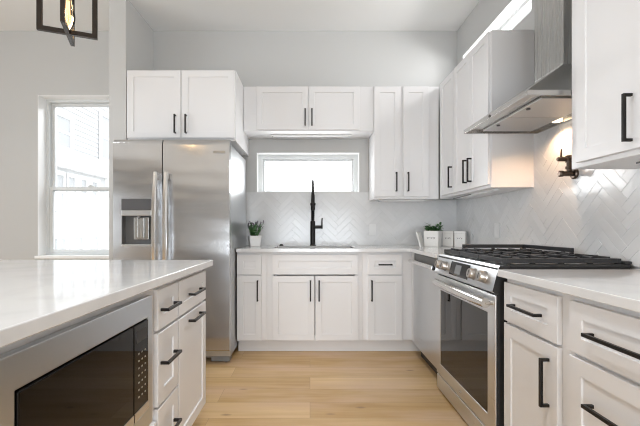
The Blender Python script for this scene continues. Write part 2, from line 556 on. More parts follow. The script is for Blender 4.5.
for nm, (u0, u1), pl in (('added_window_rear', (-1.0, 1.4), 'r'), ('added_window_left', (-1.3, 1.7), 'l')):  # unseen glazing added to hold the rear and left fill lamps
    h0, h1 = (.10, 2.6) if pl == 'r' else (.45, 2.65)
    we = win_empty(nm)
    um = (u0 + u1) / 2
    bm = BM()
    mp_ = XZ if pl == 'r' else YZ
    w0, w1 = (YR - .12, YR - .05) if pl == 'r' else (XL - .12, XL - .05)
    plate(bm, [u0 + .002, u0 + .06, um - .03, um + .03, u1 - .06, u1 - .002], [h0 + .002, h0 + .06, h1 - .06, h1 - .002],
          [(u0 + .06, um - .03, h0 + .06, h1 - .06), (um + .03, u1 - .06, h0 + .06, h1 - .06)], w0, w1, mp_)
    win_part('outer_frame', bm, M_VINYL, we, .004)
    bm = BM(); plate(bm, [u0 + .05, u1 - .05], [h0 + .05, h1 - .05], [], (w0 + w1) / 2 - .002, (w0 + w1) / 2 + .002, mp_)
    win_part('pane', bm, M_GLASS, we)


# --- herringbone tile
def herringbone(name, rects, mp_, mat, seed, tilt=1.0, W=.052, L=.208, gap=.0018):
    """tiles in plane coords (u, v); rects = clip rectangles; mp_(u, v, w) with w = height off the wall"""
    rnd = random.Random(seed)
    bm = BM()
    lay = bm.loops.layers.color.new('tile_tone')
    c45 = math.sqrt(.5)
    k = round(L / W)
    tones = {}
    for (u0, u1, v0, v1) in rects:
        sub = BM(); sl = sub.loops.layers.color.new('tile_tone')
        n_ = int((max(u1 - u0, v1 - v0) + 1.0) / W) + 8
        oc = Vector((u0, v0))
        a_c = int(((oc.x + oc.y) * c45) / W); b_c = int(((oc.y - oc.x) * c45) / W)
        for i in range(a_c - n_, a_c + 2 * n_):
            for j in range(b_c - 2 * n_, b_c + 2 * n_):
                # classic herringbone on a unit lattice
                s = (i - j) % (2 * k)
                if s == 0:
                    r = (i * W, (i + k) * W, j * W, (j + 1) * W)          # tile along a
                elif s == 2 * k - 1 + 0 and False:
                    continue
                elif s == k:
                    r = (i * W, (i + 1) * W, (j - k + 1) * W, (j + 1) * W)   # tile along b
                else:
                    continue
                ca, cb = (r[0] + r[1]) / 2, (r[2] + r[3]) / 2
                cu, cv = (ca - cb) * c45, (ca + cb) * c45
                if not (u0 - L < cu < u1 + L and v0 - L < cv < v1 + L):
                    continue
                key = (i, j)
                if key not in tones:
                    tones[key] = (rnd.random(), rnd.uniform(-.012, .012) * tilt, rnd.uniform(-.022, .022) * tilt)
                tn, ta, tb = tones[key]

                def P(a, bq, h):
                    return ((a - bq) * c45, (a + bq) * c45, h + (a - ca) * ta * .5 + (bq - cb) * tb)
                g = gap / 2; e = .0022
                o_ = [(r[0] + g, r[2] + g), (r[1] - g, r[2] + g), (r[1] - g, r[3] - g), (r[0] + g, r[3] - g)]
                q_ = [(r[0] + g + e, r[2] + g + e), (r[1] - g - e, r[2] + g + e), (r[1] - g - e, r[3] - g - e), (r[0] + g + e, r[3] - g - e)]
                b0 = [sub.verts.new(P(a, bq, .002)) for a, bq in o_]
                m0 = [sub.verts.new(P(a, bq,   .0068)) for a, bq in o_]
                t0 = [sub.verts.new(P(a, bq, .0080)) for a, bq in q_]
                fs = [sub.faces.new(t0)]
                for z_ in range(4):
                    z2 = (z_ + 1) % 4
                    fs.append(sub.faces.new((b0[z_], b0[z2], m0[z2], m0[z_])))
                    fs.append(sub.faces.new((m0[z_], m0[z2], t0[z2], t0[z_])))
                for f in fs:
                    for lp in f.loops:
                        lp[sl] = (tn, tn, tn, 1)
        for co, no in (((u0, 0, 0), (-1, 0, 0)), ((u1, 0, 0), (1, 0, 0)), ((0, v0, 0), (0, -1, 0)), ((0, v1, 0), (0, 1, 0))):
            bmesh.ops.bisect_plane(sub, geom=sub.verts[:] + sub.edges[:] + sub.faces[:], plane_co=co, plane_no=no, clear_outer=True)
        # grout bed
        f = sub.faces.new([sub.verts.new(p) for p in ((u0, v0,     .0071), (u1, v0,     .0071), (u1, v1,     .0071), (u0, v1,     .0071))])
        for lp in f.loops:
            lp[sl] = (.5, .5, .5, 1)
        tmp = bpy.data.meshes.new('tmp'); sub.to_mesh(tmp); sub.free()
        bm.from_mesh(tmp); bpy.data.meshes.remove(tmp)
    for v in bm.verts:
        v.co = mp_(*v.co)
    return structure(obj(name, bm, mat, angle=20))


herringbone('backsplash_back', [(-.70, .60, TOP, 1.443), (.60, XR - .009, TOP, 1.365)], lambda u, v, h: (u, YB - h, v), M_TILE, 3, .35)
herringbone('backsplash_right', [(.42, 1.655, TOP, 1.365), (1.655, 2.46, TOP, 1.94), (2.46, YB, TOP, 1.365)],
            lambda u, v, h: (XR - h, u, v), M_TILE, 5, 1.0)


# ------------------------------------------------------------------ cabinets
def shaker_bm(x0, x1, z0, z1, y_back=-.001, t=.019, fr=.054, rec=.0065, bev=.004):
    """one shaker front facing -Y"""
    bm = BM()
    yf = y_back - t
    fr = min(fr, (x1 - x0) * .31, (z1 - z0) * .34)

    def ring(d, y):
        return [bm.verts.new(p) for p in ((x0 + d, y, z0 + d), (x1 - d, y, z0 + d), (x1 - d, y, z1 - d), (x0 + d, y, z1 - d))]
    rb = ring(0, y_back); r1 = ring(0, yf + .0015); r0 = ring(.0015, yf); r2 = ring(fr, yf); r3 = ring(fr + bev * .5, yf + rec)
    for a, bq in ((rb, r1), (r1, r0), (r0, r2), (r2, r3)):
        for k in range(4):
            bm.faces.new((a[k], a[(k + 1) % 4], bq[(k + 1) % 4], bq[k]))
    bm.faces.new(r3); bm.faces.new(list(reversed(rb)))
    return bm


def pull_bm(cx, cz, length, vertical, y_face=-.02, proj=.034, wd=.0115, th=.011):
    """square bar pull: one bar on two posts, standing off the front"""
    bm = BM()
    h = length / 2
    yo = y_face - proj
    if vertical:
        path = [(cz - h, y_face + .0005), (cz - h, yo), (cz + h, yo), (cz + h, y_face + .0005)]
        mk = lambda a, y, s: (cx + s, y, a)
    else:
        path = [(cx - h, y_face + .0005), (cx - h, yo), (cx + h, yo), (cx + h, y_face + .0005)]
        mk = lambda a, y, s: (a, y, cz + s)
    # U outline swept across the bar's width
    a0, a1 = path[0][0], path[2][0]
    out = [(a0, path[0][1]), (a0, yo), (a1, yo), (a1, path[0][1]), (a1 - th, path[0][1]), (a1 - th, yo + th), (a0 + th, yo + th), (a0 + th, path[0][1])]
    lo = [bm.verts.new(mk(a, y, -wd / 2)) for a, y in out]
    hi = [bm.verts.new(mk(a, y, wd / 2)) for a, y in out]
    for k in range(8):
        k2 = (k + 1) % 8
        bm.faces.new((lo[k], lo[k2], hi[k2], hi[k]))
    for vs2 in (lo, hi):
        for idx in ((0, 1, 6, 7), (1, 2, 5, 6), (2, 3, 4, 5)):
            bm.faces.new([vs2[i] for i in idx])
    return bm


def cabinet(name, label, cat, origin, rotz, width, depth, z0, z1, fronts, group=None, toe=True, solid=True,
            holes=None, side_t=.018, closed_top=True):
    """local frame: x along the width, front at y=0 facing -Y, z from the floor.
    fronts: (kind, x0, x1, z0, z1, pull) with pull = None or (cx, cz, length, vertical)"""
    t = thing(name, label, cat, (origin[0], origin[1], 0), rotz, group)
    bm = BM()
    if solid:
        box(bm, 0, width, 0, depth, z0, z1)
    else:
        # carcass of panels: sides, bottom, back, and a front frame
        box(bm, 0, side_t, .019, depth, z0, z1); box(bm, width - side_t, width, .019, depth, z0, z1)
        box(bm, side_t, width - side_t, .019, depth - .012, z0, z0 + .018)
        box(bm, side_t, width - side_t, depth - .012, depth, z0, z1)
        if closed_top:
            box(bm, side_t, width - side_t, .019, depth - .012, z1 - .018, z1)
        us = sorted({0, width} | {h[0] for h in holes} | {h[1] for h in holes})
        vv = sorted({z0, z1} | {h[2] for h in holes} | {h[3] for h in holes})
        plate(bm, us, vv, holes, 0, .019, XZ)
    obj('carcass', bm, M_CAB, t, bevel=.0015)
    if toe:
        bm = BM(); box(bm, 0, width, .06, depth, .0, z0 - .0005)
        obj('toe_kick', bm, M_CAB, t)
    for (kind, a, c, e, f, pull) in fronts:
        d = obj(kind, shaker_bm(a, c, e, f), M_CAB, t)
        if pull:
            obj('handle', pull_bm(*pull), M_BLACK, d, bevel=.0015)
    return t


ZB0, ZB1 = .114, .874        # base carcass
DZ = (.682, .852)            # drawer front
DR = (.116, .670)            # base door
PL = .178

# back run (door faces at Y = 3.15, carcass front at 3.17)
YF = 3.17


def bx(x, o):
    return x - o


o0 = -.628
cabinet('base_cabinet', 'narrow white base cabinet beside the fridge, one plain drawer over a door', 'cabinet',
        (o0, YF), 0, -.372 - o0, .57, ZB0, ZB1,
        [('drawer', bx(-.626, o0), bx(-.415, o0), *DZ, None),
         ('door', bx(-.626, o0), bx(-.415, o0), *DR, (bx(-.447, o0), .545, PL, True))])
o0 = -.3715
cabinet('base_cabinet', 'wide white sink base cabinet with two doors below a false drawer front', 'cabinet',
        (o0, YF), 0, .4505 - o0, .57, ZB0, ZB1,
        [('false_front', bx(-.325, o0), bx(.411, o0), *DZ, None),
         ('door', bx(-.325, o0), bx(.0385, o0), *DR, (bx(.004, o0), .545, PL, True)),
         ('door', bx(.0455, o0), bx(.411, o0), *DR, (bx(.078, o0), .545, PL, True))],
        solid=False, holes=[(.06, .76, .16, .84)], closed_top=False)
o0 = .451
cabinet('base_cabinet', 'white corner base cabinet left of the dishwasher, drawer with short black pull over a door', 'cabinet',
        (o0, YF), 0, 1.485 - o0, .57, ZB0, ZB1,
        [('drawer', bx(.498, o0), bx(.788, o0), *DZ, (bx(.643, o0), .768, .115, False)),
         ('door', bx(.498, o0), bx(.788, o0), *DR, (bx(.527, o0), .545, PL, True))])

# right run (door faces at X = .872, carcass front at .892), local x runs towards the camera
XF = .892
RR = -math.pi / 2


def ry(y, o):
    return o - y


DZR = (.668, .838)
DRR = (.116, .656)
o0 = 1.664
cabinet('base_cabinet', 'white base cabinet right beside the stove, one drawer over one door', 'cabinet',
        (XF, o0), RR, o0 - 1.262, .595, ZB0, ZB1 - .014,
        [('drawer', ry(1.655, o0), ry(1.298, o0), *DZR, (ry(1.478, o0), .750, .19, False)),
         ('door', ry(1.655, o0), ry(1.298, o0), *DRR, (ry(1.345, o0), .515, PL, True))])
o0 = 1.2615
cabinet('base_cabinet', 'white three-drawer base cabinet nearest the camera on the right', 'cabinet',
        (XF, o0), RR, o0 - .44, .595, ZB0, ZB1 - .014,
        [('drawer', ry(1.239, o0), ry(.46, o0), *DZR, (ry(.99, o0), .750, .30, False)),
         ('drawer', ry(1.239, o0), ry(.46, o0), .392, .655, (ry(.99, o0), .530, .30, False)),
         ('drawer', ry(1.239, o0), ry(.46, o0), .116, .383, (ry(.99, o0), .265, .30, False))])

# uppers
UZ0, UZ1 = 1.351, 2.402
UD = (1.372, 2.396)
o0 = .601
YU = 3.44
cabinet('upper_cabinet', 'tall white two-door wall cabinet right of the sink window in the corner', 'cabinet',
        (o0 - .004, YU), 0, 1.207 - o0, .302, UZ0, UZ1,
        [('door', .0, .2475, *UD, (.203, 1.508, PL, True)),
         ('door', .271, .508, *UD, (.313, 1.508, PL, True))], toe=False)
o0 = -.620
cabinet('upper_cabinet', 'short white two-door wall cabinet bridging over the sink window', 'cabinet',
        (o0, YU), 0, .595 - o0, .302, 1.985, UZ1,
        [('door', bx(-.497, o0), bx(-.0165, o0), 1.995, UD[1], (bx(-.045, o0), 2.107, .155, True)),
         ('door', bx(-.0115, o0), bx(.460, o0), 1.995, UD[1], (bx(.018, o0), 2.107, .155, True))], toe=False)
o0 = -1.530
cabinet('upper_cabinet', 'deep white two-door wall cabinet directly above the fridge', 'cabinet',
        (o0, 3.09), 0, -.622 - o0, .65, 1.812, UZ1,
        [('door', .003, .4505, 1.832, UD[1], (.408, 1.945, .155, True)),
         ('door', .4565, .900, 1.832, UD[1], (.498, 1.945, .155, True))], toe=False)
XU = 1.21
o0 = 3.425
cabinet('upper_cabinet', 'narrow single-door white wall cabinet on the right wall next to the corner', 'cabinet',
        (XU, o0), RR, o0 - 3.047, .285, UZ0, UZ1,
        [('door', ry(3.37, o0), ry(3.052, o0), *UD, (ry(3.09, o0), 1.508, PL, True))], toe=False)
o0 = 3.046
cabinet('upper_cabinet', 'two-door white wall cabinet on the right wall just past the range hood', 'cabinet',
        (XU, o0), RR, o0 - 2.455, .285, UZ0, UZ1,
        [('door', ry(3.042, o0), ry(2.757, o0), *UD, (ry(2.795, o0), 1.508, PL, True)),
         ('door', ry(2.752, o0), ry(2.463, o0), *UD, (ry(2.715, o0), 1.508, PL, True))], toe=False)
o0 = 1.702
cabinet('upper_cabinet', 'white wall cabinet at the right edge in front of the range hood', 'cabinet',
        (XU, o0), RR, o0 - .50, .285, UZ0, UZ1,
        [('door', ry(1.648, o0), ry(1.290, o0), *UD, (ry(1.362, o0), 1.489, PL, True)),
         ('door', ry(1.284, o0), ry(.93, o0), *UD, (ry(1.213, o0), 1.489, PL, True))], toe=False)


# under-cabinet lights (slim bars screwed to the undersides)
def undercab(label, x0, x1, y0, y1, z):
    t = thing('under_cabinet_light', label, 'light', ((x0 + x1) / 2, (y0 + y1) / 2, z), 0, 'slim lights under the wall cabinets')
    hx, hy = (x1 - x0) / 2, (y1 - y0) / 2
    bm = BM(); box(bm, -hx, hx, -hy, hy, -.012, 0); obj('housing', bm, M_OUT, t, bevel=.002)
    bm = BM(); box(bm, -hx * .92, hx * .92, -hy * .7, hy * .7, -.0145, -.012); obj('diffuser', bm, M_TRIM, t)
    bm = BM(); tube(bm, [(-hx * .96, 0, -.006), (-hx * .96, hy + .015, -.012)], .004, 8); obj('connector', bm, M_GREY, t)


undercab('slim light bar under the tall corner cabinet beside the sink window', .66, 1.10, 3.52, 3.56, UZ0)
undercab('slim light bar under the right wall cabinets before the hood', 1.27, 1.31, 2.55, 3.25, UZ0)
undercab('slim light bar under the wall cabinet nearest the camera', 1.30, 1.34, .75, 1.45, UZ0)
undercab('short light bar under the cabinet bridging the sink window', -.38, .40, 3.55, 3.59, 1.985)

# ------------------------------------------------------------------ countertops
SX0, SX1, SY0, SY1 = -.315, .395, 3.235, 3.615
bm = BM()
plate(bm, [-.627, SX0, SX1, .848, XR - .009], [2.487, 3.122, SY0, SY1, YB - .009],
      [(SX0, SX1, SY0, SY1), (-.627, .848, 2.487, 3.122)], TOP - .030, TOP, XY)
tag(obj('countertop', bm, M_QUARTZ, bevel=.003), 'white quartz countertop running from the fridge past the sink to the stove', 'countertop')
bm = BM(); box(bm, .848, XR - .009, .43, 1.668, TOP - .044, TOP - .012)
tag(obj('countertop', bm, M_QUARTZ, bevel=.003), 'white quartz countertop in the right foreground in front of the stove', 'countertop')
bm = BM(); box(bm, -1.98, -.549, -.45, 2.085, TOP - .039, TOP - .005)
tag(obj('countertop', bm, M_QUARTZ, bevel=.004), 'long white quartz island countertop in the left foreground', 'countertop')

# sink and faucet
t = thing('sink', 'rectangular undermount sink set into the counter below the window', 'sink', (.04, 3.425, TOP - .031))
bm = BM()
plate(bm, [-.375, -.352, .352, .375], [-.213, -.190, .190, .213], [(-.352, .352, -.190, .190)], -.006, 0, XY)
plate(bm, [-.3525, -.350, .350, .3525], [-.1905, -.188, .188, .1905], [(-.350, .350, -.188, .188)], -.20, -.004, XY)
box(bm, -.352, .352, -.190, .190, -.204, -.199)
obj('basin', bm, simple('sink_steel', (0.70, 0.70, 0.70), 0.42, 0.6), t)
bm = BM(); lathe(bm, [(0, .001), (.02, .001), (.036, .003), (.042, .0)], 24, (0, .05, -.199)); obj('drain', bm, M_CHROME, t)

t = thing('faucet', 'tall matte black pull-down faucet behind the sink', 'faucet', (.028, 3.675, TOP))
bm = BM(); lathe(bm, [(0, 0), (.030, 0), (.030, .006), (.026, .010), (.0245, .012), (.0245, .235), (.022, .245), (.0, .246)], 28)
obj('body', bm, M_BLACK, t)
pts = [(0, 0, .24), (0, 0, .50)] + [(0, -.085 + .085 * math.cos(a), .55 + .085 * math.sin(a)) for a in [math.pi * k / 14 for k in range(15)]] + [(0, -.17, .49)]
bm = BM(); tube(bm, pts, .0115, 14)
obj('neck', bm, M_BLACK, t)
bm = BM()
for k in range(46):
    z_ = .25 + k * .0062
    lathe(bm, [(.0165, z_), (.0200, z_ + .0018), (.0165, z_ + .0040)], 18)
obj('spring', bm, M_BLACK, t)
bm = BM(); lathe(bm, [(0, .50), (.014, .50), (.017, .485), (.019, .40), (.021, .355), (.018, .345), (0, .345)], 24, (0, -.17, 0))
obj('spray_head', bm, M_BLACK, t)
bm = BM(); box(bm, -.006, .006, -.155, 0.0, .395, .407); lathe(bm, [(.0225, .388), (.026, .390), (.026, .412), (.0225, .414)], 20, (0, -.17, 0))
obj('dock_arm', bm, M_BLACK, t)
bm = BM(); tube(bm, [(.015, 0, .185), (.085, 0, .185)], .016, 18)
obj('valve', bm, M_BLACK, t)
bm = BM(); tube(bm, [(.090, 0, .19), (.094, -.008, .275)], [.007, .0055], 12); tube(bm, [(.083, 0, .185), (.098, 0, .185)], .0175, 18)
obj('lever', bm, M_BLACK, t)
bm = BM(); lathe(bm, [(0, 0), (.020, 0), (.020, .006), (.014, .008), (.014, .014), (0, .015)], 20)
tag(obj('sink_button', bm, M_BLACK, loc=(-.285, 3.665, TOP)), 'small round black disposal button on the counter left of the faucet', 'button')


# ------------------------------------------------------------------ plants and corner decor
def leaf(bm, base, direction, length, width, rnd, mi=0, droop=.25):
    d = Vector(direction).normalized()
    s = d.cross(Vector((0, 0, 1)))
    if s.length < 1e-3:
        s = Vector((1, 0, 0))
    s.normalize(); nrm = s.cross(d)
    rows = []
    for q, wq in ((0, .25), (.3, .9), (.6, 1.0), (.85, .6), (1.0, .05)):
        c = Vector(base) + d * length * q - Vector((0, 0, 1)) * droop * length * q * q
        rows.append((bm.verts.new(c - s * width * wq * .5 + nrm * width * .12), bm.verts.new(c), bm.verts.new(c + s * width * wq * .5 + nrm * width * .12)))
    for a, bq in zip(rows, rows[1:]):
        for k in range(2):
            bm.faces.new((a[k], a[k + 1], bq[k + 1], bq[k])).material_index = mi


def square_pot(bm, hw0, hw1, h, th=.008):
    o0_ = [(-1, -1), (1, -1), (1, 1), (-1, 1)]
    rings = []
    for hw, z in ((hw0, 0), (hw1, h), (hw1 - th, h), (hw0 - th, .012)):
        rings.append([bm.verts.new((a * hw, c * hw, z)) for a, c in o0_])
    for a, bq in zip(rings, rings[1:]):
        for k in range(4):
            bm.faces.new((a[k], a[(k + 1) % 4], bq[(k + 1) % 4], bq[k]))
    bm.faces.new(rings[-1]); bm.faces.new(list(reversed(rings[0])))


t = thing('potted_plant', 'small bushy green plant in a white pot on the counter beside the fridge', 'plant', (-.530, 3.52, TOP), R(18))
bm = BM(); square_pot(bm, .046, .058, .102); obj('pot', bm, M_POT, t, bevel=.003)
bm = BM(); box(bm, -.045, .045, -.045, .045, .080, .087); obj('soil', bm, M_SOIL, t)
rnd = random.Random(7); bm = BM()
for sidx in range(26):
    a = rnd.uniform(0, 2 * math.pi); tilt = rnd.uniform(.05, 1.0); hh = rnd.uniform(.11, .165)
    bs = Vector((rnd.uniform(-.028, .028), rnd.uniform(-.028, .028), .086))
    dr = Vector((math.cos(a) * tilt, math.sin(a) * tilt, 1)).normalized()
    tube(bm, [bs, bs + dr * hh], .0014, 5)
    for q in range(14):
        f = .10 + .9 * q / 13
        aa = rnd.uniform(0, 2 * math.pi)
        leaf(bm, bs + dr * hh * f, dr * .9 + Vector((math.cos(aa), math.sin(aa), .1)) * .75, rnd.uniform(.024, .038), .011, rnd,
             1 if q > 11 else 0)
obj('foliage', bm, [M_LEAF, M_LAV], t)


def squiggle(bm, x0, x1, z, y, amp, nh, rnd, r=.0012):
    pts = []
    for k in range(nh * 8 + 1):
        f = k / (nh * 8)
        pts.append((x0 + (x1 - x0) * f + .3 * (x1 - x0) / nh * math.sin(f * nh * 2 * math.pi), y, z + amp * (.6 + .4 * math.sin(f * 9 + 1)) * math.cos(f * nh * 2 * math.pi)))
    tube(bm, pts, r, 5)


AT = R(-33)
t = thing('planter_box', 'square white planter box of green leaves in the far counter corner', 'planter', (1.160, 3.475, TOP), AT)
bm = BM(); square_pot(bm, .064, .068, .148, .009); obj('box', bm, M_SIGN, t, bevel=.002)
bm = BM(); box(bm, -.056, .056, -.056, .056, .120, .130); obj('soil', bm, M_SOIL, t)
rnd = random.Random(11); bm = BM()
for sidx in range(26):
    a = rnd.uniform(0, 2 * math.pi); tilt = rnd.uniform(.2, 1.3)
    bs = Vector((rnd.uniform(-.06, .06), rnd.uniform(-.06, .06), .130)); hh = rnd.uniform(.03, .085)
    dr = Vector((math.cos(a) * tilt, math.sin(a) * tilt, 1)).normalized()
    tube(bm, [bs, bs + dr * hh], .0015, 5)
    for q in range(6):
        aa = rnd.uniform(0, 2 * math.pi)
        leaf(bm, bs + dr * hh * (.3 + .7 * q / 5), dr * .6 + Vector((math.cos(aa), math.sin(aa), .2)), rnd.uniform(.035, .055), .020, rnd)
obj('foliage', bm, M_LEAF, t)
bm = BM(); squiggle(bm, -.040, .040, .082, -.0668, .010, 6, rnd); obj('lettering', bm, M_LETTER, t)

for k, (cx, cy, lab, cat_) in enumerate(((1.328, 3.517, 'white square canister standing right beside the planter box', 'canister'),
                                         (1.4165, 3.459, 'white square canister at the end of the row by the stove', 'canister'))):
    t = thing('canister', lab, cat_, (cx, cy, TOP), AT, 'canisters in the counter corner')
    bm = BM(); box(bm, -.048, .048, -.048, .048, 0, .125); obj('jar', bm, M_SIGN, t, bevel=.004)
    bm = BM(); box(bm, -.050, .050, -.050, .050, .1255, .146); obj('lid', bm, M_SIGN, t, bevel=.003)
    bm = BM(); squiggle(bm, -.026, .026, .078, -.0484, .008, 4 - k, rnd); obj('lettering', bm, M_LETTER, t)
# leaning card left of the planter
t = thing('leaning_board', 'thin white board leaning against the planter box left side', 'board', (1.046, 3.455, TOP), R(57))
bm = BM()
vs_ = [bm.verts.new(p) for p in ((-.06, -.016, 0), (.06, -.016, 0), (.06, 0, 0), (-.06, 0, 0),
                                 (-.06, .024, .140), (.06, .024, .140), (.06, .036, .138), (-.06, .036, .138))]
for idx in ((0, 3, 2, 1), (4, 5, 6, 7), (0, 1, 5, 4), (1, 2, 6, 5), (2, 3, 7, 6), (3, 0, 4, 7)):
    bm.faces.new([vs_[i] for i in idx])
obj('board', bm, M_SIGN, t, bevel=.002)


# outlets
def outlet(label, loc, rotz):
    t = thing('wall_outlet', label, 'outlet', loc, rotz, 'outlets on the tiled backsplash')
    bm = BM(); box(bm, -.036, .036, -.006, 0, -.058, .058); obj('cover_plate', bm, M_OUT, t, bevel=.002)
    bm = BM(); box(bm, -.017, .017, -.0085, -.006, -.034, .034); obj('receptacle', bm, M_OUT, t, bevel=.001)


outlet('white wall outlet on the back tiles between faucet and planter', (.635, YB - .009, 1.065), 0)
outlet('white wall outlet on the right tiles behind the stove', (XR - .009, 2.93, 1.06), RR)

# ------------------------------------------------------------------ fridge
FX0, FX1 = -1.540, -.630
t = thing('refrigerator', 'stainless steel side-by-side refrigerator with a water dispenser in its left door', 'refrigerator', ((FX0 + FX1) / 2, 3.28, 0))
fw = (FX1 - FX0) / 2


def fy(y):
    return y - 3.28


bm = BM(); box(bm, -fw + .006, fw - .006, fy(2.945), fy(3.655), .05, 1.752)
obj('cabinet_body', bm, M_SIDE, t, bevel=.006)


def bowed_door(x0, x1, z0, z1, yb, th, bow, cx0, cx1, hole=None):
    """fridge door with a gently bowed front; hole=(x0,x1,z0,z1) for the dispenser"""
    bm = BM()
    n_ = 14
    xs = [x0 + (x1 - x0) * k / n_ for k in range(n_ + 1)]
    zs = [z0, z0 + .012, z1 - .05, z1 - .028, z1 - .012, z1]
    if hole:
        xs = sorted(set([x for x in xs if min(abs(x - hole[0]), abs(x - hole[1])) > .006] + [hole[0], hole[1]]))
        zs = sorted(set(zs + [hole[2], hole[3]]))

    def yf(x, z):
        u = (x - cx0) / (cx1 - cx0) * 2 - 1
        y = yb - th - bow * (1 - u * u)
        e = max(0, min(1, (z - (z1 - .05)) / .05))
        y += .022 * e * e
        e2 = max(0, min(1, (z0 + .012 - z) / .012))
        y += .008 * e2
        return y
    g = {}
    for i, x in enumerate(xs):
        for j, z in enumerate(zs):
            g[i, j] = bm.verts.new((x, yf(x, z), z))
    inh = lambda i, j: hole and hole[0] - 1e-6 <= (xs[i] + xs[i + 1]) / 2 <= hole[1] and hole[2] - 1e-6 <= (zs[j] + zs[j + 1]) / 2 <= hole[3]
    for i in range(len(xs) - 1):
        for j in range(len(zs) - 1):
            if not inh(i, j):
                bm.faces.new((g[i, j], g[i + 1, j], g[i + 1, j + 1], g[i, j + 1]))
    bk = {}
    I, J = len(xs) - 1, len(zs) - 1
    edge = [(i, 0) for i in range(I + 1)] + [(I, j) for j in range(1, J + 1)] + [(i, J) for i in range(I - 1, -1, -1)] + [(0, j) for j in range(J - 1, 0, -1)]
    bv = [bm.verts.new((xs[i], yb, zs[j])) for i, j in edge]
    for k in range(len(edge)):
        k2 = (k + 1) % len(edge)
        bm.faces.new((g[edge[k]], g[edge[k2]], bv[k2], bv[k]))
    bm.faces.new(bv)
    return bm


HX = (-1.463 + 1.085, -1.225 + 1.085)
HX = (-1.468 - (FX0 + FX1) / 2, -1.236 - (FX0 + FX1) / 2)
hole = (HX[0], HX[1], .938, 1.308)
split = -1.1515 - (FX0 + FX1) / 2
d = obj('left_door', bowed_door(-fw, split - .004, .115, 1.776, fy(2.94), .062, .007, -fw, fw, hole), M_FRIDGE, t)
yb_ = fy(2.874)
bm = BM()
# dispenser: recess walls
hx0, hx1, hz0, hz1 = hole
quad(bm, [(hx0, yb_ - .006, hz0), (hx0, yb_ + .055, hz0), (hx0, yb_ + .055, 1.175), (hx0, yb_ - .006, 1.175)])
quad(bm, [(hx1, yb_ - .006, hz0), (hx1, yb_ + .055, hz0), (hx1, yb_ + .055, 1.175), (hx1, yb_ - .006, 1.175)])
quad(bm, [(hx0, yb_ + .055, hz0), (hx1, yb_ + .055, hz0), (hx1, yb_ + .055, 1.175), (hx0, yb_ + .055, 1.175)])
quad(bm, [(hx0, yb_ - .006, 1.175), (hx1, yb_ - .006, 1.175), (hx1, yb_ + .055, 1.175), (hx0, yb_ + .055, 1.175)])
obj('dispenser_recess', bm, M_GREY, d)
bm = BM(); box(bm, hx0, hx1, yb_ - .008, yb_ + .055, hz0, hz0 + .014); obj('drip_tray', bm, M_STEEL, d, bevel=.002)
bm = BM(); box(bm, hx0, hx1, yb_ - .012, yb_ + .05, 1.218, hz1); obj('control_panel', bm, simple('dispenser_panel', (.09, .09, .095), .25), d, bevel=.002)
bm = BM(); box(bm, hx0, hx1, yb_ - .012, yb_ + .05, 1.176, 1.2175); obj('chrome_strip', bm, M_STEEL, d, bevel=.002)
bm = BM(); box(bm, hx0 + .085, hx1 - .028, yb_ + .012, yb_ + .050, .99, 1.165); box(bm, hx0 + .118, hx1 - .062, yb_ - .004, yb_ + .012, 1.0, 1.16)
obj('paddle', bm, M_STEELV, d, bevel=.004)
bm = BM(); lathe(bm, [(0, 1.150), (.012, 1.150), (.014, 1.176), (0, 1.176)], 16, ((hx0 + hx1) / 2 + .015, yb_ + .004, 0)); obj('spout', bm, M_GREY, d)
d2 = obj('right_door', bowed_door(split + .004, fw, .115, 1.776, fy(2.94), .062, .007, -fw, fw), M_FRIDGE, t)


def fridge_handle(par, cx):
    bm = BM()
    z0_, z1_ = .52, 1.512
    n_ = 24
    prev = None
    for k in range(n_ + 1):
        f = k / n_
        z = z0_ + (z1_ - z0_) * f
        y = fy(2.862) - .030 - .034 * (1 - (2 * f - 1) ** 2)
        hw, hd = .017, .011
        ring = [bm.verts.new((cx + a * hw, y + c * hd, z)) for a, c in ((-1, -.4), (-.5, -1), (.5, -1), (1, -.4), (1, .6), (.5, 1), (-.5, 1), (-1, .6))]
        if prev:
            for q in range(8):
                bm.faces.new((prev[q], prev[(q + 1) % 8], ring[(q + 1) % 8], ring[q]))
        else:
            bm.faces.new(list(reversed(ring)))
        prev = ring
    bm.faces.new(prev)
    box(bm, cx - .013, cx + .013, fy(2.862) - .030, fy(2.864), z0_ + .01, z0_ + .05)
    box(bm, cx - .013, cx + .013, fy(2.862) - .030, fy(2.864), z1_ - .05, z1_ - .01)
    obj('handle', bm, M_HANDLE, par)


fridge_handle(d, split - .040)
fridge_handle(d2, split + .042)
bm = BM(); box(bm, fw - .125, fw - .035, fy(2.8715), fy(2.876), 1.665, 1.683); obj('badge', bm, M_CHROME, d2)
bm = BM(); box(bm, -fw + .01, fw - .02, fy(2.965), fy(3.0), .035, .110)
for k in range(5):
    box(bm, -fw + .03, fw - .14, fy(2.96), fy(2.97), .045 + k * .012, .051 + k * .012)
obj('base_grille', bm, M_GREY, t, bevel=.002)
for sx in (-1, 1):
    for yy in (2.99, 3.60):
        bm = BM(); box(bm, sx * (fw - .16), sx * (fw - .012), fy(yy) - .045, fy(yy) + .03, .012, .055)
        lathe(bm, [(0, 0), (.022, 0), (.022, .02), (0, .02)], 16, (sx * (fw - .05), fy(yy), 0))
        obj('foot', bm, M_GREY, t, bevel=.003)

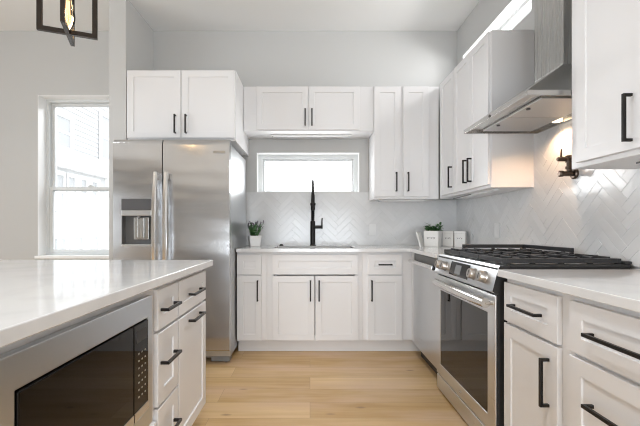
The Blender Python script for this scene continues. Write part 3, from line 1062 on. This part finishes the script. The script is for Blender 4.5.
# ------------------------------------------------------------------ dishwasher (front at X=.872, local x towards camera)
DW0, DW1 = 3.105, 2.497
t = thing('dishwasher', 'stainless steel dishwasher built in between corner cabinet and stove', 'dishwasher', (.876, DW0, 0), RR)
dw = DW0 - DW1
bm = BM(); box(bm, .004, dw - .004, .035, .58, .10, .868); obj('tub', bm, M_GREY, t)
bm = BM(); box(bm, .003, dw - .003, -.004, .034, .108, .805); obj('door', bm, M_STEEL, t, bevel=.004)
bm = BM(); box(bm, .003, dw - .003, .004, .034, .808, .866); obj('control_strip', bm, M_GREY, t, bevel=.003)
bm = BM(); tube(bm, [(.015, -.034, .806), (dw - .015, -.034, .806)], .017, 14)
for xx in (.03, dw - .03):
    tube(bm, [(xx, -.034, .806), (xx, .012, .806)], .010, 10)
obj('handle', bm, M_HANDLE, t)
bm = BM(); box(bm, .004, dw - .004, .06, .58, .0, .098); obj('toe_kick', bm, M_DARK, t)
# white filler between corner cabinet and dishwasher
bm = BM(); box(bm, .874, .892, 3.108, 3.148, .114, .874)
tag(obj('filler_strip', bm, M_CAB, bevel=.001), 'narrow white filler strip in the corner left of the dishwasher', 'filler strip')

# ------------------------------------------------------------------ range
RG0, RG1 = 2.476, 1.694
XRG = .852                      # door face
t = thing('range', 'stainless steel gas range with a glass oven door and black grates', 'range', (XRG, RG0, 0), RR)
rw = RG0 - RG1                  # local: x 0..rw towards the camera, y 0 at door face, +y to the wall
bm = BM(); box(bm, .002, rw - .002, .0125, .625, .02, .895); obj('body', bm, M_DARK, t, bevel=.002)
# oven door: steel frame with window
gx0, gx1, gz0, gz1 = .065, rw - .075, .190, .675
bm = BM()
plate(bm, [0, gx0, gx1, rw], [.116, gz0, gz1, .770], [(gx0, gx1, gz0, gz1)], 0, .012, XZ)
od = obj('oven_door', bm, M_STEEL, t, bevel=.004)
bm = BM(); box(bm, gx0, gx1, .003, .011, gz0, gz1); obj('oven_window', bm, M_BLKGLASS, od)
bm = BM()
hpts = [(.085 + (rw - .105) * k / 16, -.034 - .008 * (1 - (2 * k / 16 - 1) ** 2), .730) for k in range(17)]
tube(bm, hpts, .0225, 16)
for xx in (.075, rw - .030):
    tube(bm, [(xx, -.036, .730), (xx, .002, .730)], .012, 12)
obj('handle', bm, M_CHROME, od)
bm = BM(); tube(bm, [(rw / 2 - .012, -.001, .150), (rw / 2 + .012, -.001, .150)], .004, 8); obj('emblem', bm, M_CHROME, od)
bm = BM(); box(bm, 0, rw, .002, .012, .014, .108); obj('storage_drawer', bm, M_STEEL, t, bevel=.004)
# sloped control panel
bm = BM()
prof = [(.0, .778), (-.012, .788), (.014, .892), (.022, .906), (.070, .912), (.070, .778)]
a_ = [bm.verts.new((0, y, z)) for y, z in prof]; b_ = [bm.verts.new((rw, y, z)) for y, z in prof]
for k in range(len(prof)):
    k2 = (k + 1) % len(prof)
    bm.faces.new((a_[k], a_[k2], b_[k2], b_[k]))
for e_ in (bm.faces.new(a_), bm.faces.new(list(reversed(b_)))):
    e_.material_index = 1
cp = obj('control_panel', bm, [M_STEEL, M_DARK], t)
slope = Vector((0, .026, .104)).normalized()         # up the panel
nrm = Vector((0, -.104, .026)).normalized()          # out of the panel


def on_panel(x, s, h):
    return Vector((x, -.012, .788)) + slope * s + nrm * h


def panel_box(x0, x1, s0, s1, h0, h1):
    bm = BM()
    vv = [bm.verts.new(on_panel(x, s, h)) for h in (h0, h1) for x, s in ((x0, s0), (x1, s0), (x1, s1), (x0, s1))]
    for idx in ((0, 3, 2, 1), (4, 5, 6, 7), (0, 1, 5, 4), (1, 2, 6, 5), (2, 3, 7, 6), (3, 0, 4, 7)):
        bm.faces.new([vv[i] for i in idx])
    return bm


dsp = obj('display', panel_box(.245, .500, .014, .094, .0003, .003), M_BLKGLASS, cp)
obj('screen', panel_box(.320, .400, .026, .080, .003, .0036), simple('lcd_grey', (.20, .21, .22), .2), dsp)
for kx in (.075, .165, .565, .675):
    bm = BM()
    c0, c1, c2, c3 = (on_panel(kx, .054, h) for h in (.0, .006, .007, .032))
    tube(bm, [c0, c1], [.031, .029], 24)
    tube(bm, [c2, on_panel(kx, .054, .029), c3], [.028, .026, .024], 24)
    kn = obj('knob', bm, M_KNOB, t)
    g = on_panel(kx, .054, .0325)
    bm = BM()
    tube(bm, [g - slope * .014, g + slope * .014], .0016, 6); obj('pointer', bm, M_DARK, kn)
# cooktop
bm = BM(); box(bm, .0, rw, .071, .628, .8955, .912); ct = obj('cooktop', bm, M_DARK, t, bevel=.003)
bm = BM(); box(bm, .03, rw - .03, .10, .585, .912, .9124); obj('burner_tray', bm, M_STEEL, ct)
bm = BM(); box(bm, .0, rw, .600, .632, .9125, .926); obj('rear_trim', bm, M_DARK, t, bevel=.003)
for (ux, uy, ur) in ((.16, .20, .045), (.16, .47, .038), (rw - .16, .20, .050), (rw - .16, .47, .036), (rw / 2, .335, .042)):
    bm = BM()
    lathe(bm, [(0, .9125), (ur * 1.25, .9125), (ur * 1.2, .918), (ur, .922), (0, .922)], 24, (ux, uy, 0))
    bn = obj('burner', bm, M_CHROME, t)
    bm = BM(); lathe(bm, [(0, .9225), (ur * .92, .9225), (ur * .92, .930), (ur * .8, .933), (0, .933)], 24, (ux, uy, 0))
    obj('burner_cap', bm, M_IRON, bn)


def grate(x0, x1, y0, y1, zt=.938):
    bm = BM()
    th, zb = .016, zt - .022
    box(bm, x0, x1, y0, y0 + th, zb, zt); box(bm, x0, x1, y1 - th, y1, zb, zt)
    box(bm, x0, x0 + th, y0 + th, y1 - th, zb, zt); box(bm, x1 - th, x1, y0 + th, y1 - th, zb, zt)
    ym = (y0 + y1) / 2
    box(bm, x0 + th, x1 - th, ym - th / 2, ym + th / 2, zb, zt)
    cx_ = (x0 + x1) / 2
    for q in range(7):
        yy = y0 + .045 + q * (y1 - y0 - .09) / 6
        if abs(yy - ym) < .02:
            continue
        gap = .05 if q in (1, 5) else .018
        box(bm, x0 + th, cx_ - gap, yy - .006, yy + .006, zb + .006, zt + .008)
        box(bm, cx_ + gap, x1 - th, yy - .006, yy + .006, zb + .006, zt + .008)
    for ya, yb2 in ((y0 + th, y0 + .10), (ym - .075, ym - th / 2), (ym + th / 2, ym + .075), (y1 - .10, y1 - th)):
        box(bm, cx_ - .006, cx_ + .006, ya, yb2, zb + .006, zt + .008)
    for xx in (x0, x1 - .020):
        for yy in (y0, y0 + .13, ym - .010, y1 - .15, y1 - .020):
            box(bm, xx, xx + .020, yy, yy + .020, .9122, zb)
    obj('grate', bm, M_IRON, t, bevel=.004)


gw = (rw - .02) / 3
for k in range(3):
    grate(.010 + k * gw, .010 + (k + 1) * gw - .004, .046, .594)
# raised rail around the far rear of the grates
bm = BM()
zr = .948
box(bm, .012, .034, .165, .585, zr, zr + .023); box(bm, .012, .475, .567, .585, zr, zr + .023)
for (xx, yy) in ((.012, .165), (.012, .36), (.012, .567), (.39, .567), (.457, .567)):
    box(bm, xx, xx + .018, yy, yy + .018, .9385, zr)
obj('raised_rail', bm, M_IRON, t, bevel=.003)

# ------------------------------------------------------------------ range hood
t = thing('range_hood', 'stainless steel chimney range hood on the right wall above the stove', 'range hood', (XR - .009, 2.065, 0))
hx = 1.008 - (XR - .009)      # front edge (local x, negative)
hy0, hy1 = 1.705 - 2.065, 2.415 - 2.065
cx_, cy0, cy1 = 1.335 - (XR - .009), -.125, .125
bm = BM()
zb_, zt_ = 1.697, 1.720
base = [(hx, hy0), (0, hy0), (0, hy1), (hx, hy1)]
topp = [(cx_, cy0), (0, cy0), (0, cy1), (cx_, cy1)]
v0 = [bm.verts.new((x, y, zb_)) for x, y in base]; v1 = [bm.verts.new((x, y, zt_)) for x, y in base]
v2 = [bm.verts.new((x, y, 1.945)) for x, y in topp]
ins = [(hx + .012, hy0 + .012), (-.012, hy0 + .012), (-.012, hy1 - .012), (hx + .012, hy1 - .012)]
v3 = [bm.verts.new((x, y, zb_)) for x, y in ins]; v4 = [bm.verts.new((x, y, zb_ + .016)) for x, y in ins]
for a, bq in ((v0, v1), (v1, v2), (v0, v3), (v3, v4)):
    for k in range(4):
        bm.faces.new((a[k], a[(k + 1) % 4], bq[(k + 1) % 4], bq[k]))
bm.faces.new(v2); bm.faces.new(v4)
obj('canopy', bm, M_HOOD, t, bevel=.0015, angle=12)
bm = BM(); box(bm, cx_, -.0005, cy0, cy1, 1.9455, CEIL - .001); ch = obj('chimney', bm, M_STEELV, t, bevel=.002)
fm = (hy0 + hy1) / 2
for (fa, fb) in ((hy0 + .055, fm - .004), (fm + .004, hy1 - .055)):
    bm = BM(); box(bm, hx + .10, -.075, fa, fb, zb_ + .002, zb_ + .0155)
    fl = obj('filter', bm, M_PANEL, t, bevel=.003)
    bm = BM(); lathe(bm, [(0, zb_ - .004), (.010, zb_ - .004), (.010, zb_ + .002), (0, zb_ + .002)], 14, ((hx - .075) / 2 - .08, (fa + fb) / 2, 0)); obj('latch', bm, M_DARK, fl)
for yy, le in ((-.25, 1.0), (.085, 13.0)):
    bm = BM(); lathe(bm, [(0, zb_ + .004), (.026, zb_ + .004), (.026, zb_ + .0158), (0, zb_ + .0158)], 20, (-.044 if yy < 0 else -.046, yy, 0))
    lm = obj('lamp', bm, M_HOODLAMP, t)
    ld = bpy.data.lights.new('hood_lamp_light', 'SPOT'); ld.energy = le; ld.color = (1.0, .64, .38)
    ld.spot_size = R(150); ld.spot_blend = .6; ld.shadow_soft_size = .03
    lo = bpy.data.objects.new('hood_lamp_light', ld); col.objects.link(lo)
    lo.parent = t; lo.location = (-.085, yy, zb_ - .004)
bm = BM()
for k in range(4):
    lathe(bm, [(0, 0), (.0075, 0), (.0075, .004), (0, .004)], 12, (0, 0, 0))
    break
bmesh.ops.rotate(bm, verts=bm.verts, cent=(0, 0, 0), matrix=Matrix.Rotation(R(-90), 3, 'Y'))
bmesh.ops.translate(bm, verts=bm.verts, vec=(hx + .0005, 0, 1.708))
obj('button', bm, M_DARK, t)

# ------------------------------------------------------------------ pot filler
t = thing('pot_filler', 'dark bronze wall-mounted pot filler folded beside the hood lamp', 'pot filler', (XR - .009, 2.07, 1.385))
bm = BM(); tube(bm, [(0, 0, 0), (-.010, 0, 0), (-.014, 0, 0)], [.030, .030, .024], 24); obj('flange', bm, M_BRONZE, t)
bm = BM(); tube(bm, [(-.012, 0, 0), (-.070, 0, 0), (-.071, 0, 0), (-.088, 0, 0), (-.092, 0, 0)], [.014, .014, .018, .018, .012], 18); obj('valve_body', bm, M_BRONZE, t)
bm = BM(); tube(bm, [(-.035, -.002, .014), (-.035, -.002, .070)], .013, 16); lathe(bm, [(.017, .026), (.019, .028), (.019, .040), (.017, .042)], 18, (-.035, -.002, 0)); obj('riser', bm, M_BRONZE, t)
bm = BM(); tube(bm, [(-.035, 0, .082), (-.035, -.20, .082), (-.035, -.22, .080)], .011, 14); lathe(bm, [(0, .064), (.018, .064), (.018, .100), (.014, .103), (0, .103)], 20, (-.035, 0, 0)); obj('folding_arm', bm, M_BRONZE, t)
bm = BM(); tube(bm, [(-.03, 0, .082), (-.095, 0, .082), (-.100, 0, .082)], [.013, .013, .009], 16); obj('handle_stem', bm, M_BRONZE, t)
bm = BM(); tube(bm, [(-.080, 0, .090), (-.076, 0, .140)], [.0055, .004], 10); obj('lever', bm, M_BRONZE, t)

# ------------------------------------------------------------------ island cabinets (faces at X=-.575)
XI = -.595
IR = math.pi / 2
IZ = (.690, .844)


def iy(y, o):
    return y - o


o0 = 1.612
cabinet('island_cabinet', 'white island cabinet at the far end with one drawer above a wide pull-out door', 'cabinet',
        (XI, o0), IR, 2.036 - o0, .62, ZB0, ZB1 - .009,
        [('drawer', iy(1.618, o0), iy(2.030, o0), *IZ, (iy(1.83, o0), .765, .178, False)),
         ('door', iy(1.618, o0), iy(2.030, o0), .116, .678, (iy(1.83, o0), .640, .178, False))])
o0 = 1.388
cabinet('island_cabinet', 'narrow white island cabinet with three drawers next to the microwave', 'cabinet',
        (XI, o0), IR, 1.611 - o0, .62, ZB0, ZB1 - .009,
        [('drawer', iy(1.394, o0), iy(1.606, o0), *IZ, (iy(1.487, o0), .765, .145, False)),
         ('drawer', iy(1.394, o0), iy(1.606, o0), .400, .678, (iy(1.487, o0), .560, .145, False)),
         ('drawer', iy(1.394, o0), iy(1.606, o0), .116, .390, (iy(1.487, o0), .270, .145, False))])
o0 = .578
mwc = cabinet('island_cabinet', 'white island cabinet that houses the built-in microwave', 'cabinet',
              (XI, o0), IR, 1.387 - o0, .62, ZB0, ZB1 - .009,
              [('drawer', .008, .801, .116, .355, (.4045, .24, .30, False))], solid=False, holes=[(.06, .75, .41, .80)])
o0 = -.30
cabinet('island_cabinet', 'white two-door island cabinet at the near end of the island before the microwave', 'cabinet',
        (XI, o0), IR, .577 - o0, .62, ZB0, ZB1 - .009,
        [('door', .006, .435, .116, .848, (.40, .74, PL, True)), ('door', .442, .871, .116, .848, (.478, .74, PL, True))])
bm = BM(); box(bm, -1.24, -1.218, -.30, 2.036, 0, .865)
tag(obj('island_back_panel', bm, M_CAB, bevel=.002), 'plain white panel closing the seating side of the island', 'panel')

# microwave
o0 = .603
t = thing('microwave', 'built-in stainless steel microwave with dark glass in the island side', 'microwave', (XI, o0, 0), IR)
mw = 1.332 - o0
z0, z1 = .378, .838
gx0, gx1, gz0, gz1 = .713 - o0, 1.298 - o0, .442, .764
bm = BM(); box(bm, .065, mw - .065, .002, .42, .425, .785); obj('body', bm, M_GREY, t)
bm = BM(); plate(bm, [0, gx0, gx1, mw], [z0, gz0, gz1, z1], [(gx0, gx1, gz0, gz1)], -.024, -.001, XZ); obj('trim_frame', bm, M_STEELM, t, bevel=.003)
dx = 1.188 - o0
bm = BM(); box(bm, gx0 + .004, dx - .002, -.027, -.001, gz0 + .004, gz1 - .004); md = obj('door_glass', bm, M_MWGLASS, t, bevel=.003)
bm = BM(); box(bm, gx0 + .006, dx - .004, -.029, -.027, gz0 + .006, gz0 + .034); obj('door_strip', bm, M_STEEL, md)
bm = BM(); box(bm, dx + .001, gx1 - .004, -.027, -.001, gz0 + .004, gz1 - .004); cpn = obj('control_panel', bm, M_MWGLASS, t, bevel=.003)
bm = BM(); box(bm, dx + .003, gx1 - .006, -.029, -.027, gz0 + .006, gz0 + .034); obj('panel_strip', bm, M_STEEL, cpn)
bm = BM(); box(bm, dx + .020, gx1 - .022, -.0278, -.027, .700, .738); obj('clock_display', bm, M_DARK, cpn)
for r_ in range(7):
    for c_ in range(3):
        bm = BM(); cx0 = dx + .030 + c_ * .023; cz0 = .660 - r_ * .024
        box(bm, cx0, cx0 + .007, -.0278, -.027, cz0, cz0 + .005)
        obj('button', bm, simple('key_print', (.36, .32, .25), .4) if 'key_print' not in MATS else MATS['key_print'], cpn)

# ------------------------------------------------------------------ pendant lantern over the island
t = thing('pendant_lantern', 'dark open-frame pendant lantern with a glowing bulb above the island', 'pendant light', (-1.253, 1.905, 0))
zb2, zt2, hw = 2.080, 2.50, .134
for k, ang in enumerate((21.8, 113.6)):
    bm = BM()
    s = .013
    plate(bm, [-hw, -hw + .024, hw - .024, hw], [zb2 + (.0 if k == 0 else .0005), zb2 + .024, zt2 - .024, zt2], [(-hw + .024, hw - .024, zb2 + .024, zt2 - .024)], -.010, .010, XZ)
    f = obj('frame', bm, M_FRAME, t, bevel=.0015, rotz=R(ang))
bm = BM(); lathe(bm, [(0, 2.285), (.020, 2.285), (.022, 2.30), (.022, 2.35), (.012, 2.36), (.006, 2.365), (.006, 2.49), (0, 2.49)], 20); obj('socket', bm, M_FRAME, t)
bm = BM(); lathe(bm, [(0, 2.102), (.010, 2.104), (.020, 2.116), (.031, 2.145), (.0335, 2.175), (.029, 2.22), (.019, 2.26), (.016, 2.288)], 24); bl = obj('bulb', bm, M_BULB, t)
bm = BM()
for k in range(6):
    a = k * math.pi / 3
    tube(bm, [(.012 * math.cos(a), .012 * math.sin(a), 2.135), (.007 * math.cos(a + .5), .007 * math.sin(a + .5), 2.255)], .0016, 6)
obj('filament', bm, M_FIL, bl)
bm = BM(); tube(bm, [(0, 0, zt2 - .002), (0, 0, CEIL - .02)], .005, 10); obj('stem', bm, M_FRAME, t)
bm = BM(); lathe(bm, [(0, CEIL - .028), (.05, CEIL - .028), (.062, CEIL - .018), (.062, CEIL - .0005), (0, CEIL - .0005)], 28); obj('ceiling_canopy', bm, M_FRAME, t)
ld = bpy.data.lights.new('lantern_light', 'POINT'); ld.energy = 1.2; ld.color = (1.0, .72, .42); ld.shadow_soft_size = .03
lo = bpy.data.objects.new('lantern_light', ld); col.objects.link(lo); lo.parent = t; lo.location = (0, 0, 2.19)

# ------------------------------------------------------------------ unseen recessed ceiling lights, added as fill and for fridge streaks
spots = [(.0, 2.0, 'in the walkway before the sink'), (.0, .5, 'above the walkway by the stove'), (-.25, .2, 'above the camera'),
         (-2.6, 2.2, 'left of the island far end'), (-2.6, .2, 'left of the island near end'), (.4, -1.8, 'at the rear right'), (-2.2, -1.8, 'at the rear left'),
         (-2.85, -3.1, 'near the rear wall'), (-4.25, -3.0, 'in the rear left corner')]
for (sx, sy, where) in spots:
    t = thing('added_recessed_light', 'added round white recessed ceiling light ' + where, 'ceiling light', (sx, sy, CEIL), 0, 'added recessed ceiling lights')
    bm = BM(); lathe(bm, [(.058, -.002), (.062, -.006), (.085, -.005), (.088, -.0005), (.058, -.0005)], 32); obj('trim_ring', bm, M_TRIM, t)
    bm = BM(); lathe(bm, [(0, -.002), (.058, -.002), (.058, -.0006), (0, -.0006)], 32); obj('lens', bm, M_LAMP, t)
    ld = bpy.data.lights.new('added_recessed_lamp', 'AREA'); ld.shape = 'DISK'; ld.size = .12; ld.energy = 7 if sy < -2.5 else (9 if abs(sx) < .2 else 5); ld.spread = R(120); ld.color = (1.0, .84, .66) if sy < -2.5 else (.97, .985, 1.0)
    lo = bpy.data.objects.new('added_recessed_lamp', ld); col.objects.link(lo); lo.parent = t; lo.location = (0, 0, -.008)

# ------------------------------------------------------------------ outdoors, seen through the left window
bm = BM(); box(bm, -30, 20, 3.96, 40, -.5, -.3)
structure(obj('ground', bm, M_GROUND))


def siding(bm, fixed, axis, u0, u1, z0, z1, sign, step=.13, holes=()):
    """lapped boards on a wall; axis 'x': wall faces +X at x=fixed, u is Y; 'y': faces -Y at y=fixed, u is X"""
    z = z0
    while z < z1 - 1e-6:
        zz = min(z + step, z1)
        segs = [(u0, u1)]
        for (h0, h1, q0, q1) in holes:
            if q0 < zz and q1 > z:
                new = []
                for a, c in segs:
                    if h0 > a: new.append((a, min(c, h0)))
                    if h1 < c: new.append((max(a, h1), c))
                segs = [s_ for s_ in new if s_[1] > s_[0]]
        for a, c in segs:
            if axis == 'x':
                quad(bm, [(fixed + .022 * sign, a, z), (fixed + .022 * sign, c, z), (fixed + .002 * sign, c, zz), (fixed + .002 * sign, a, zz)])
                quad(bm, [(fixed + .022 * sign, a, z), (fixed + .022 * sign, c, z), (fixed, c, z), (fixed, a, z)])
            else:
                quad(bm, [(a, fixed - .022, z), (c, fixed - .022, z), (c, fixed - .002, zz), (a, fixed - .002, zz)])
                quad(bm, [(a, fixed - .022, z), (c, fixed - .022, z), (c, fixed, z), (a, fixed, z)])
        z = zz


def ext_window_x(par, xf, y0, y1, z0, z1):
    bm = BM(); plate(bm, [y0 - .09, y0, y1, y1 + .09], [z0 - .09, z0, z1, z1 + .09], [(y0, y1, z0, z1)], xf, xf + .05, YZ)
    w_ = obj('window', bm, M_EXTTRIM, par)
    bm = BM(); box(bm, xf, xf + .012, y0, y1, z0, z1); obj('pane', bm, M_EXTWIN, w_)
    bm = BM(); box(bm, xf + .012, xf + .03, y0, y1, (z0 + z1) / 2 - .03, (z0 + z1) / 2 + .03); obj('meeting_rail', bm, M_EXTTRIM, w_)


def ext_window_y(par, yf, x0, x1, z0, z1):
    bm = BM(); plate(bm, [x0 - .09, x0, x1, x1 + .09], [z0 - .09, z0, z1, z1 + .09], [(x0, x1, z0, z1)], yf - .05, yf, XZ)
    w_ = obj('window', bm, M_EXTTRIM, par)
    bm = BM(); box(bm, x0, x1, yf - .012, yf, z0, z1); obj('pane', bm, M_EXTWIN, w_)
    bm = BM(); box(bm, x0, x1, yf - .03, yf - .012, (z0 + z1) / 2 - .03, (z0 + z1) / 2 + .03); obj('meeting_rail', bm, M_EXTTRIM, w_)


t = thing('neighbour_house', 'white lap-sided neighbouring house with an entry bay, seen through the left window', 'house')
bm = BM(); box(bm, -10, -6, 6.2, 12.4, -.3, 8.5); siding(bm, -6, 'x', 6.2, 12.4, -.3, 8.5, 1)
obj('walls', bm, M_SIDING, t)
for args in ((8.55, 9.15, 3.05, 3.75), (10.5, 11.1, 3.1, 4.3)):
    ext_window_x(t, -5.975, *args)
# entry bay standing forward of the wall
bm = BM(); box(bm, -5.975, -5.55, 6.4, 10.2, -.3, 2.55); obj('entry_bay', bm, M_SIDING, t)
bm = BM(); box(bm, -5.975, -5.30, 6.2, 10.35, 2.55, 2.80); box(bm, -5.975, -5.40, 6.3, 10.28, 2.42, 2.55); obj('cornice', bm, M_EXTTRIM, t)
for args in ((8.0, 8.25, 1.55, 2.25), (8.4, 8.65, 1.55, 2.25), (8.85, 9.1, 1.55, 2.25), (9.3, 9.55, 1.55, 2.25),
             (7.9, 8.3, .0, .85), (8.6, 8.95, .0, .85), (9.2, 9.6, .0, .85)):
    ext_window_x(t, -5.55, *args)
bm = BM(); box(bm, -5.55, -5.45, 9.95, 10.2, -.3, 2.42); obj('corner_post', bm, M_EXTTRIM, t)

t = thing('neighbour_house', 'farther white house with lap siding at the right of the left window view', 'house')
bm = BM(); box(bm, -9.9, -4.6, 15, 21, -.3, 9.5); siding(bm, 15, 'y', -9.9, -4.6, -.3, 9.5, 1, .16)
obj('walls', bm, M_SIDING, t)
for args in ((-8.9, -8.2, 4.3, 5.9), (-8.9, -8.2, 1.0, 2.2), (-7.6, -6.9, 4.3, 5.9)):
    ext_window_y(t, 14.97, *args)
rnd = random.Random(3)
for k, (sx, sy, lab) in enumerate(((-6.65, 13.2, 'rounded green shrub outside the left window by the far house'), (-5.55, 13.9, 'second green shrub right of the first outside the left window'))):
    t = thing('shrub', lab, 'shrub', (sx, sy, -.3), 0, 'shrubs by the neighbouring houses')
    bm = BM()
    for q in range(420):
        a = rnd.uniform(0, 6.283); ph = rnd.uniform(-.2, 1.4); rr = rnd.uniform(.25, .42)
        p = Vector((math.cos(a) * math.cos(ph) * rr, math.sin(a) * math.cos(ph) * rr, .55 + .95 * math.sin(ph) * rr * 1.4))
        leaf(bm, p, p - Vector((0, 0, .4)), .12, .06, rnd)
    obj('foliage', bm, M_SHRUB, t)
    bm = BM(); tube(bm, [(0, 0, 0), (0, 0, .6)], .03, 8); obj('stem', bm, M_SOIL, t)
